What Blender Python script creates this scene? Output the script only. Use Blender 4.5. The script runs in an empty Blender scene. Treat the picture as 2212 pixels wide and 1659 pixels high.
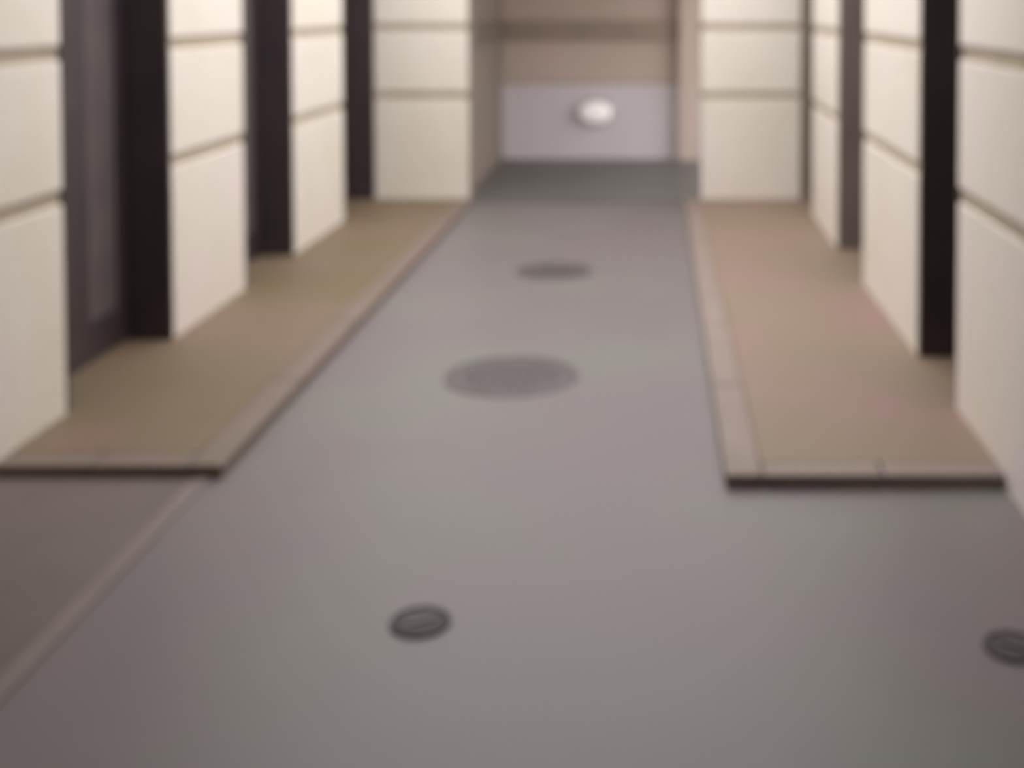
import bpy, bmesh, math, random
from mathutils import Vector

random.seed(4)
scene = bpy.context.scene
COL = scene.collection

# ------------------------------------------------------------------ camera
F_PX, W_PX, H_PX = 2667.0, 2212.0, 1659.0
VP_X, VP_Y = 1415.0, 8.0                # vanishing point of the alley in the photograph
PITCH = math.radians(2.2)
cam_d = bpy.data.cameras.new('camera')
cam = bpy.data.objects.new('camera', cam_d)
COL.objects.link(cam)
cam.location = (0.0, 0.0, 1.545)
cam.rotation_euler = (math.radians(90) - PITCH, 0, 0)
cam_d.sensor_width = 36.0
cam_d.lens = F_PX / W_PX * 36.0
cam_d.shift_x = (W_PX / 2 - VP_X) / W_PX
cam_d.shift_y = -((H_PX / 2 - VP_Y) - F_PX * math.tan(PITCH)) / W_PX
cam_d.clip_start = 0.05
cam_d.dof.use_dof = True                # the photograph is soft all over: lens focused too near
cam_d.dof.focus_distance = 0.5
cam_d.dof.aperture_fstop = 7.0
scene.camera = cam

# ------------------------------------------------------------------ sky and exposure
world = bpy.data.worlds.new('overcast_sky')
scene.world = world
world.use_nodes = True
wn = world.node_tree.nodes
wn['Background'].inputs[0].default_value = (1.0, 0.985, 0.965, 1)
wn['Background'].inputs[1].default_value = 1.0

vs = scene.view_settings
vs.view_transform = 'Standard'
vs.look = 'None'
vs.gamma = 1.0
vs.use_curve_mapping = False
vs.exposure = 1.72

# ------------------------------------------------------------------ materials
def srgb(r, g, b):
    f = lambda c: (c / 255) / 12.92 if c / 255 <= 0.04045 else ((c / 255 + 0.055) / 1.055) ** 2.4
    return (f(r), f(g), f(b), 1)

def mat(name, c1, c2, scale=2.0, rough=0.6, bump=0.1, fine=60.0, metal=0.0, spec=0.5, c3=None, detail=6):
    """two or three tones mixed by noise, with a fine grain and bump"""
    m = bpy.data.materials.new(name)
    m.use_nodes = True
    nt = m.node_tree
    N, L = nt.nodes, nt.links
    b = N['Principled BSDF']
    geo = N.new('ShaderNodeTexCoord')
    info = N.new('ShaderNodeObjectInfo')
    off = N.new('ShaderNodeVectorMath'); off.operation = 'ADD'
    sc = N.new('ShaderNodeVectorMath'); sc.operation = 'SCALE'
    sc.inputs['Scale'].default_value = 17.0
    comb = N.new('ShaderNodeCombineXYZ')
    L.new(info.outputs['Random'], comb.inputs[0]); L.new(info.outputs['Random'], comb.inputs[1])
    L.new(comb.outputs[0], sc.inputs[0])
    L.new(geo.outputs['Object'], off.inputs[0]); L.new(sc.outputs[0], off.inputs[1])
    n1 = N.new('ShaderNodeTexNoise'); n1.inputs['Scale'].default_value = scale
    n1.inputs['Detail'].default_value = detail; n1.inputs['Roughness'].default_value = 0.6
    L.new(off.outputs[0], n1.inputs['Vector'])
    ramp = N.new('ShaderNodeValToRGB')
    ramp.color_ramp.elements[0].position = 0.35; ramp.color_ramp.elements[0].color = c1
    ramp.color_ramp.elements[1].position = 0.65; ramp.color_ramp.elements[1].color = c2
    if c3:
        e = ramp.color_ramp.elements.new(0.5); e.color = c3
    L.new(n1.outputs['Fac'], ramp.inputs[0])
    n2 = N.new('ShaderNodeTexNoise'); n2.inputs['Scale'].default_value = fine
    n2.inputs['Detail'].default_value = 4
    L.new(geo.outputs['Object'], n2.inputs['Vector'])
    mr = N.new('ShaderNodeMapRange')
    mr.inputs[1].default_value = 0.3; mr.inputs[2].default_value = 0.7
    mr.inputs[3].default_value = 0.94; mr.inputs[4].default_value = 1.04
    L.new(n2.outputs['Fac'], mr.inputs[0])
    mul = N.new('ShaderNodeVectorMath'); mul.operation = 'SCALE'
    L.new(ramp.outputs[0], mul.inputs[0]); L.new(mr.outputs[0], mul.inputs['Scale'])
    L.new(mul.outputs[0], b.inputs['Base Color'])
    b.inputs['Roughness'].default_value = rough
    b.inputs['Metallic'].default_value = metal
    b.inputs['Specular IOR Level'].default_value = spec
    bp = N.new('ShaderNodeBump'); bp.inputs['Strength'].default_value = bump
    bp.inputs['Distance'].default_value = 0.004
    L.new(n2.outputs['Fac'], bp.inputs['Height'])
    L.new(bp.outputs[0], b.inputs['Normal'])
    return m

M = {}
M['stone'] = mat('cream_limestone', srgb(227, 218, 206), srgb(233, 222, 218), 1.3, 0.55, 0.12, c3=srgb(231, 223, 213))
M['mortar'] = mat('grey_mortar', srgb(172, 158, 140), srgb(184, 170, 152), 6, 0.9, 0.3)
M['tan_stone'] = mat('pinkish_tan_stone', srgb(208, 186, 178), srgb(200, 184, 170), 1.2, 0.6, 0.12)  # own pinkish tan of the upper back wall and pier
M['lilac_stone'] = mat('lilac_grey_stone', srgb(218, 210, 214), srgb(224, 215, 223), 1.2, 0.55, 0.1)
M['brown_band'] = mat('brown_band_stone', srgb(168, 150, 136), srgb(156, 140, 128), 2, 0.7, 0.15)
M['concrete'] = mat('grey_concrete', srgb(113, 103, 107), srgb(114, 112, 108), 0.8, 0.45, 0.12, 90, c3=srgb(114, 106, 108))
M['dark_paving'] = mat('dark_brown_paving', srgb(96, 84, 77), srgb(107, 94, 90), 1.6, 0.6, 0.2, 70)
M['pavement'] = mat('ochre_pavement', srgb(110, 93, 68), srgb(121, 98, 83), 1.1, 0.6, 0.2, 80, c3=srgb(114, 97, 76))
M['pavement_pale'] = mat('pink_ochre_pavement', srgb(131, 111, 92), srgb(139, 110, 104), 1.1, 0.6, 0.2, 80, c3=srgb(131, 112, 96))
M['kerb'] = mat('pinkish_kerb_stone', srgb(132, 116, 108), srgb(140, 124, 117), 3, 0.6, 0.2, 80)
M['edging'] = mat('pinkish_grey_edging', srgb(120, 106, 104), srgb(128, 114, 112), 3, 0.6, 0.2, 80)
M['kerb_grey'] = mat('greyish_kerb_stone', srgb(116, 101, 90), srgb(123, 104, 96), 3, 0.6, 0.2, 80)
M['jamb'] = mat('shade_toned_jamb_stone', srgb(138, 122, 112), srgb(130, 118, 108), 1.5, 0.7, 0.15)  # base tone darkened for the shade inside the opening
M['jamb_band'] = mat('shade_toned_band_stone', srgb(112, 98, 86), srgb(104, 92, 82), 2, 0.7, 0.15)  # darker copy of the band stone, painted for shade
M['floor_shade_tone'] = mat('floor_painted_shade', srgb(92, 90, 88), srgb(104, 101, 100), 1.4, 0.55, 0.12, 90)  # passage shade mixed into the floor colour
M['glass_sheen'] = mat('painted_glass_sheen', srgb(96, 88, 90), srgb(106, 98, 98), 5, 0.35, 0.05, 120)  # glass reflection held in a flat lighter grey
M['steel'] = mat('blackened_steel', srgb(58, 50, 54), srgb(66, 56, 59), 4, 0.38, 0.05, 120)
M['bronze'] = mat('brown_bronze', srgb(116, 103, 96), srgb(124, 112, 104), 4, 0.4, 0.05, 120)
M['grey_bronze'] = mat('weathered_grey_bronze', srgb(118, 106, 94), srgb(128, 116, 104), 4, 0.45, 0.05, 120)
M['iron'] = mat('cast_iron', srgb(90, 84, 86), srgb(98, 92, 93), 9, 0.5, 0.25, 140, metal=0.25)
M['iron_dark'] = mat('dark_cast_iron', srgb(64, 56, 58), srgb(74, 66, 68), 9, 0.65, 0.25, 140)
M['soffit'] = mat('grey_soffit', srgb(150, 140, 130), srgb(160, 150, 138), 2, 0.8, 0.1)
M['lamp_body'] = mat('pale_grey_metal', srgb(176, 168, 170), srgb(184, 178, 180), 4, 0.4, 0.05, 120)

lm = bpy.data.materials.new('lit_lens'); lm.use_nodes = True
lb = lm.node_tree.nodes['Principled BSDF']
lb.inputs['Base Color'].default_value = srgb(235, 228, 228)
lb.inputs['Emission Color'].default_value = (1, 0.93, 0.93, 1)
lb.inputs['Emission Strength'].default_value = 0.09
M['lens'] = lm

# ------------------------------------------------------------------ helpers
def bm_box(bm, x0, x1, y0, y1, z0, z1):
    v = [bm.verts.new(p) for p in ((x0,y0,z0),(x1,y0,z0),(x1,y1,z0),(x0,y1,z0),(x0,y0,z1),(x1,y0,z1),(x1,y1,z1),(x0,y1,z1))]
    fs = [bm.faces.new([v[i] for i in q]) for q in ((0,3,2,1),(4,5,6,7),(0,1,5,4),(1,2,6,5),(2,3,7,6),(3,0,4,7))]
    return v, fs

def bm_lathe(bm, prof, n=40, c=(0, 0)):
    """profile of (radius, z), turned about the vertical through c"""
    rings = []
    for r, z in prof:
        if r < 1e-5:
            rings.append([bm.verts.new((c[0], c[1], z))])
        else:
            rings.append([bm.verts.new((c[0] + r * math.cos(2*math.pi*k/n), c[1] + r * math.sin(2*math.pi*k/n), z)) for k in range(n)])
    for a, b in zip(rings, rings[1:]):
        for k in range(n):
            k2 = (k + 1) % n
            if len(a) == 1 and len(b) > 1: bm.faces.new((a[0], b[k2], b[k]))
            elif len(b) == 1 and len(a) > 1: bm.faces.new((a[k], a[k2], b[0]))
            elif len(a) > 1: bm.faces.new((a[k], a[k2], b[k2], b[k]))

def link(name, bm, m, parent=None, bevel=0.0, smooth=False):
    bmesh.ops.recalc_face_normals(bm, faces=bm.faces[:])
    if bevel:
        bmesh.ops.bevel(bm, geom=bm.edges[:], offset=bevel, segments=2, affect='EDGES', profile=0.6)
    me = bpy.data.meshes.new(name)
    bm.to_mesh(me); bm.free()
    if smooth:
        for p in me.polygons: p.use_smooth = True
    me.materials.append(M[m])
    o = bpy.data.objects.new(name, me)
    COL.objects.link(o)
    if parent: o.parent = parent
    return o

def box(name, m, parent, x0, x1, y0, y1, z0, z1, bevel=0.0):
    bm = bmesh.new(); bm_box(bm, x0, x1, y0, y1, z0, z1)
    return link(name, bm, m, parent, bevel)

def boxes(name, m, parent, lst):
    bm = bmesh.new()
    for b in lst: bm_box(bm, *b)
    return link(name, bm, m, parent)

def structure(o, label, cat=None):
    o['kind'] = 'structure'; o['label'] = label; o['category'] = cat or 'wall'
    return o

def thing(o, label, cat, group=None):
    o['label'] = label; o['category'] = cat
    if group: o['group'] = group
    return o

def empty(name, loc):
    o = bpy.data.objects.new(name, None); o.empty_display_size = 0.1
    COL.objects.link(o); o.location = loc
    return o

# ------------------------------------------------------------------ layout (metres, +Y along the alley)
XL, XR = -2.16, 1.12                    # faces of the two side walls
KL, KR = -1.41, 0.225                   # kerb edges
PAVE = 0.045                            # height of the raised pavements
Y_FRONT_L, Y_FRONT_R = 3.96, 3.88      # where the pavements begin
Y_END = 9.48                            # end wall
END_T = 0.32
Y_BACK = 12.2                           # back of the covered passage
OXL, OXR = -1.44, 0.355                 # the opening in the end wall
REC = 0.20                              # depth of the door recesses
TOP = 2.7
DOOR_H = 2.2
Y_REAR = -3.0
LEFT_OPEN = [(4.48, 5.50), (6.46, 7.36), (8.53, Y_END)]
RIGHT_OPEN = [(4.54, 5.23), (6.60, 7.56), (8.74, Y_END)]
JOINTS = [0.0, 0.84, 1.365, 1.80, 2.2, TOP]
J = 0.028                               # half height of a joint
PROUD = 0.012                           # panels stand this far before the mortar

def piers(openings, y0, y1):
    out, a = [], y0
    for s, e in openings:
        out.append((a, s)); a = e
    if y1 - a > 0.02: out.append((a, y1))
    return out

# ------------------------------------------------------------------ ground
fl = box('floor', 'concrete', None, -3.2, 5.0, Y_REAR - 0.3, Y_BACK + 0.4, -0.12, 0.0)
structure(fl, 'smooth grey concrete floor of the alley between the ochre pavements', 'floor')

bm = bmesh.new(); bm_box(bm, XL - 0.05, -1.50, Y_REAR, Y_FRONT_L - 0.002, -0.02, 0.006)
structure(link('ground_left', bm, 'dark_paving', None, 0.002), 'dark brown paving strip along the left wall before the pavement', 'ground')
edge = box('trim_1', 'edging', None, -1.50, -1.445, Y_REAR, Y_FRONT_L - 0.002, -0.02, 0.007, 0.002)
structure(edge, 'flush pinkish edging between dark paving and grey floor', 'edging')

def pavement(name, x_in, x_out, m, Y_PAVE, label):
    """x_in is the kerb side, x_out lies at the back of the door recesses"""
    s = 1 if x_in > x_out else -1
    KW = 0.12
    mk = 'kerb_grey' if s > 0 else 'kerb'
    a, b = sorted((x_in - s * KW, x_out))
    o = box(name, m, None, a, b, Y_PAVE + KW, Y_END + 0.02, -0.02, PAVE - 0.003)
    structure(o, label, 'pavement')
    wall = XL if s > 0 else XR
    # kerb stones along the alley
    y, L = Y_PAVE, 0.91
    n = 6
    step = (Y_END - Y_PAVE) / n
    for i in range(n):
        a, b = sorted((x_in, x_in - s * KW))
        y0, y1 = Y_PAVE + i * step, Y_PAVE + (i + 1) * step
        box('kerb_stone', mk, o, a, b, y0 + 0.002, y1 - 0.002, -0.02, PAVE, 0.012)
    # kerb stones across the front
    a, b = x_in - s * KW, wall
    for i in range(2 if s > 0 else 2):
        p, q = sorted((a + (b - a) * i / 2, a + (b - a) * (i + 1) / 2))
        box('kerb_stone', mk, o, p + 0.002, q - 0.002, Y_PAVE, Y_PAVE + KW - 0.003, -0.02, PAVE, 0.012)
    return o
pavement('pavement_left', KL, XL - REC - 0.1, 'pavement', Y_FRONT_L, 'raised ochre pavement with kerb along the left wall')
pavement('pavement_right', KR, XR + REC + 0.1, 'pavement_pale', Y_FRONT_R, 'raised pinkish ochre pavement with kerb along the right wall')

# ------------------------------------------------------------------ side walls
def side_wall(name, face, sgn, openings, label):
    """sgn: +1 when the wall's mass lies towards +X"""
    lst = []
    def mass(y0, y1, z0, z1, d0=PROUD):
        a, b = sorted((face + sgn * d0, face + sgn * 0.45))
        lst.append((a, b, y0, y1, z0, z1))
    for y0, y1 in piers(openings, Y_REAR, Y_END):
        mass(y0 + 0.001, y1 - 0.001, -0.02, TOP)
    for y0, y1 in openings:
        mass(y0 - 0.01, y1 + 0.01, DOOR_H, TOP)
    # a solid back behind the recesses
    a, b = sorted((face + sgn * 0.34, face + sgn * 0.5))
    lst.append((a, b, Y_REAR, Y_END + END_T, -0.02, TOP))
    w = boxes(name, 'mortar', None, lst)
    structure(w, label)
    for z0, z1 in zip(JOINTS, JOINTS[1:]):
        lo = z0 + (J if z0 > 0 else -0.01)
        hi = z1 - (J if z1 < TOP else 0)
        spans = piers(openings, Y_REAR, Y_END)
        if z0 >= DOOR_H - 0.01: spans = [(Y_REAR, Y_END)]
        for y0, y1 in spans:
            n = max(1, round((y1 - y0) / 2.6))
            for i in range(n):
                p = y0 + (y1 - y0) * i / n + (0.002 if i else 0)
                q = y0 + (y1 - y0) * (i + 1) / n - (0.002 if i < n - 1 else 0)
                a, b = sorted((face, face + sgn * (PROUD + 0.02)))
                bm = bmesh.new(); bm_box(bm, a, b, p, q, lo, hi)
                link('stone_panel', bm, 'stone', w, 0.006)
    return w

side_wall('wall_left', XL, -1, LEFT_OPEN, 'cream limestone wall with deep joints and dark doorways on the left')
side_wall('wall_right', XR, 1, RIGHT_OPEN, 'cream limestone wall with deep joints and narrow doorways on the right')

def door(n, face, sgn, y0, y1, m_lining, label):
    """recessed doorway: steel-lined reveals, a leaf with a tall strip painted like reflecting glass beside the far jamb"""
    e = empty('door_%d' % n, (face + sgn * REC, (y0 + y1) / 2, PAVE))
    ox, oy, oz = e.location
    def b(name, m, par, x0, x1, ya, yb, z0, z1, bev=0.0):
        xa, xb = sorted((face + sgn * x0 - ox, face + sgn * x1 - ox))
        return box(name, m, par, xa, xb, ya - oy, yb - oy, z0 - oz, z1 - oz, bev)
    T = 0.03
    z = PAVE + 0.003
    b('reveal_lining', m_lining, e, 0.004, 0.33, y0 + 0.001, y0 + T, z, DOOR_H, 0.002)
    b('reveal_lining', m_lining, e, 0.004, 0.33, y1 - T, y1 - 0.001, z, DOOR_H, 0.002)
    b('head_lining', m_lining, e, 0.004, 0.33, y0 + T, y1 - T, DOOR_H - T, DOOR_H - 0.001, 0.002)
    ya, yb = y0 + T, y1 - T
    # the leaf: stiles, rails, and a strip with glass reflection painted as grey
    g0, g1 = yb - 0.36, yb - 0.07
    leaf = b('door_leaf', 'steel', e, REC, REC + 0.05, ya, g0, z, DOOR_H - T, 0.002)
    b('hinge_stile', 'steel', e, REC, REC + 0.05, g1, yb, z, DOOR_H - T, 0.002)
    b('bottom_rail', 'steel', e, REC, REC + 0.05, g0, g1, z, z + 0.16, 0.002)
    b('top_rail', 'steel', e, REC, REC + 0.05, g0, g1, DOOR_H - 0.2, DOOR_H - T, 0.002)
    b('glass_sheen_strip', 'glass_sheen', e, REC + 0.012, REC + 0.02, g0, g1, z + 0.16, DOOR_H - 0.2)
    b('push_bar', 'steel', leaf, REC - 0.05, REC - 0.03, ya + 0.10, ya + 0.13, 0.8, 1.5, 0.004)
    structure(e, label, 'door')
    return e

door(1, XL, -1, *LEFT_OPEN[0], 'steel', 'wide black steel doorway nearest the camera in the left wall')
door(2, XL, -1, *LEFT_OPEN[1], 'steel', 'black steel doorway halfway along the left wall')
door(3, XL, -1, *LEFT_OPEN[2], 'steel', 'black steel doorway in the corner of left wall and end wall')
door(4, XR, 1, *RIGHT_OPEN[0], 'steel', 'black steel doorway nearest the camera in the right wall')
door(5, XR, 1, *RIGHT_OPEN[1], 'bronze', 'brown lined doorway halfway along the right wall')
door(6, XR, 1, *RIGHT_OPEN[2], 'grey_bronze', 'grey brown lined doorway in the corner of right wall and end wall')

# ------------------------------------------------------------------ end wall with its opening
HEAD = 2.2
ew = boxes('wall_end', 'mortar', None, [
    (XL - 0.34, OXL - 0.02, Y_END + PROUD, Y_END + END_T, -0.02, TOP),
    (OXR + 0.02, XR + 0.34, Y_END + PROUD, Y_END + END_T, -0.02, TOP),
    (OXL - 0.02, OXR + 0.02, Y_END + PROUD, Y_END + END_T, HEAD + 0.02, TOP)])
structure(ew, 'cream limestone end wall on both sides of the wide opening')
for z0, z1 in zip(JOINTS, JOINTS[1:]):
    lo = z0 + (J if z0 > 0 else -0.01); hi = z1 - (J if z1 < TOP else 0)
    spans = [(XL + 0.001, OXL), (OXR, XR - 0.001)]
    if z0 >= HEAD - 0.01: spans = [(XL + 0.001, XR - 0.001)]
    for a, b in spans:
        bm = bmesh.new(); bm_box(bm, a, b, Y_END, Y_END + PROUD + 0.02, lo, hi)
        link('stone_panel', bm, 'stone', ew, 0.006)
# the sides of the opening, stone colour darkened to hold their shade
for a, b in ((OXL - 0.02, OXL + 0.0), (OXR, OXR + 0.02)):
    box('jamb_facing', 'jamb', ew, a, b, Y_END + PROUD + 0.022, Y_END + END_T, 0.001, HEAD)
box('lintel_facing', 'jamb', ew, OXL, OXR, Y_END + PROUD + 0.022, Y_END + END_T, HEAD, HEAD + 0.019)

# ------------------------------------------------------------------ covered passage behind the opening, open to daylight on the right
PX0, PX1 = OXL - 0.08, 1.46
bw = box('wall_back', 'mortar', None, PX0 - 0.3, PX1, Y_BACK + PROUD, Y_BACK + 0.3, -0.02, 2.9)
structure(bw, 'shaded back wall of the passage, lilac grey below and tan above')
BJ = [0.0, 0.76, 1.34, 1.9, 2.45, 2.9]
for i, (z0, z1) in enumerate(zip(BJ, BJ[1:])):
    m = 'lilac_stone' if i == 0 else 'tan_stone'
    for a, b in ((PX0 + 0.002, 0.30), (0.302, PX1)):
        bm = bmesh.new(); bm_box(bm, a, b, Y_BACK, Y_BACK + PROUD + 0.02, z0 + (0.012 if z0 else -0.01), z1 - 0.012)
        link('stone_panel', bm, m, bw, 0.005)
tb = box('trim_2', 'brown_band', None, PX0 + 0.03, PX1, Y_BACK - 0.05, Y_BACK + 0.005, 1.19, 1.38, 0.008)
structure(tb, 'brown projecting band running across the back wall of the passage', 'band')
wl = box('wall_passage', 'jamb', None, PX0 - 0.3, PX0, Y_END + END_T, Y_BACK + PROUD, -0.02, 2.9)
structure(wl, 'left side wall of the passage, brown grey darkened as shade')
tl = box('trim_3', 'jamb_band', None, PX0 - 0.005, PX0 + 0.04, Y_END + END_T + 0.005, Y_BACK - 0.051, 1.19, 1.38, 0.008)
structure(tl, 'brown projecting band on the left side of the passage, darkened as shade', 'band')
fp = box('floor_passage_shade', 'floor_shade_tone', None, PX0, PX1, Y_END + 0.05, Y_BACK + 0.005, -0.01, 0.008)  # added slab whose dark colour paints the shade under the passage ceiling
structure(fp, 'slab darkened to imitate shade on the passage floor', 'floor')
pr = box('pier', 'tan_stone', None, 0.235, 0.42, Y_BACK - 0.12, Y_BACK - 0.052, -0.01, 2.6, 0.006)
structure(pr, 'slim grey tan pier standing against the back wall on the right', 'pier')
structure(box('ceiling_passage', 'soffit', None, PX0 - 0.3, PX1, Y_END + END_T, Y_BACK + 0.3, 2.6, 2.9), 'flat ceiling of the passage', 'ceiling')

# ------------------------------------------------------------------ covered entry around the camera, unseen: roof tuned and rear wall added for shade
structure(box('ceiling', 'soffit', None, XL - 0.5, XR + 0.5, Y_REAR - 0.3, 3.85, TOP - 0.1, TOP + 0.15), 'flat soffit over the near end of the alley', 'ceiling')
structure(box('wall_rear_added', 'stone', None, XL - 0.5, XR + 0.5, Y_REAR - 0.3, Y_REAR, -0.02, TOP - 0.1), 'added cream wall behind the viewer, keeping light off the near floor')

# ------------------------------------------------------------------ covers let into the floor
def manhole(x, y, r, label):
    e = empty('manhole_cover', (x, y, 0))
    bm = bmesh.new(); bm_lathe(bm, [(r * 0.90, -0.01), (r * 0.90, 0.004), (r * 0.915, 0.006), (r * 0.985, 0.006), (r, 0.003), (r, -0.01)], 48)
    link('frame', bm, 'iron', e)
    bm = bmesh.new(); bm_lathe(bm, [(r * 0.885, -0.01), (r * 0.885, 0.001), (r * 0.87, 0.003), (0, 0.003)], 48)
    lid = link('lid', bm, 'iron', e)
    bm = bmesh.new()
    k = int(r * 0.8 / 0.045)
    for i in range(-k, k + 1):
        for j in range(-k, k + 1):
            px, py = i * 0.045, j * 0.045
            if math.hypot(px, py) > r * 0.78: continue
            a = 0.015
            bm_box(bm, px - a, px + a, py - a, py + a, 0.0025, 0.0065)
    link('tread_studs', bm, 'iron', lid)
    for s in (-1, 1):
        box('lifting_slot', 'iron_dark', lid, s * r * 0.83 - 0.018, s * r * 0.83 + 0.018, -0.009, 0.009, 0.0028, 0.0045)
    thing(e, label, 'manhole', 'manhole covers in the alley floor')
    return e
def px(x, y):                            # floor point seen at a photograph pixel
    cx = (x - W_PX / 2) / W_PX + cam_d.shift_x
    cy = -(y - H_PX / 2) / W_PX + cam_d.shift_y
    k = F_PX / W_PX
    d = Vector((cx, k * math.cos(PITCH) + cy * math.sin(PITCH), cy * math.cos(PITCH) - k * math.sin(PITCH)))
    t = -cam.location.z / d.z
    return d.x * t, d.y * t
x, y = px(1105, 812); manhole(x, y, 0.28, 'larger round iron manhole cover in the middle of the grey floor')
x, y = px(1197, 586); manhole(x, y, 0.225, 'smaller round iron manhole cover nearer the opening in the end wall')

def valve(x, y, r, rz, label):
    e = empty('valve_cover', (x, y, 0)); e.rotation_euler = (0, 0, rz)
    bm = bmesh.new(); bm_lathe(bm, [(r * 0.84, -0.01), (r * 0.84, 0.005), (r * 0.88, 0.008), (r * 0.97, 0.008), (r, 0.004), (r, -0.01)], 36)
    link('rim', bm, 'iron_dark', e)
    bm = bmesh.new(); bm_lathe(bm, [(r * 0.82, -0.01), (r * 0.82, 0.003), (r * 0.8, 0.005), (0, 0.005)], 36)
    lid = link('lid', bm, 'iron_dark', e)
    box('grip_bar', 'steel', lid, -r * 0.5, r * 0.5, -r * 0.12, r * 0.12, 0.0045, 0.010, 0.002)
    thing(e, label, 'valve cover', 'small valve covers in the near floor')
x, y = px(908, 1346); valve(x, y, 0.076, 0.5, 'small dark round valve cover in the near floor left of centre')
x, y = px(2190, 1400); valve(x, y, 0.072, -0.6, 'small dark round valve cover in the near floor by the right edge')

# ------------------------------------------------------------------ bulkhead lamp on the back wall
e = empty('wall_lamp', (-0.59, Y_BACK, 0.47))
def oval(name, m, prof, parent):
    bm = bmesh.new(); bm_lathe(bm, prof, 40)
    for v in bm.verts:
        a, b, c = v.co
        v.co = (a, -c, b * 0.68)
    return link(name, bm, m, parent, 0, True)
oval('housing', 'lamp_body', [(0.0, 0.0), (0.19, 0.0), (0.195, 0.02), (0.185, 0.045), (0.17, 0.05), (0.165, 0.04), (0, 0.04)], e)
oval('lens', 'lens', [(0.163, 0.041), (0.155, 0.065), (0.125, 0.09), (0.07, 0.105), (0, 0.11)], e)
thing(e, 'oval glowing bulkhead lamp low on the lilac back wall', 'lamp')
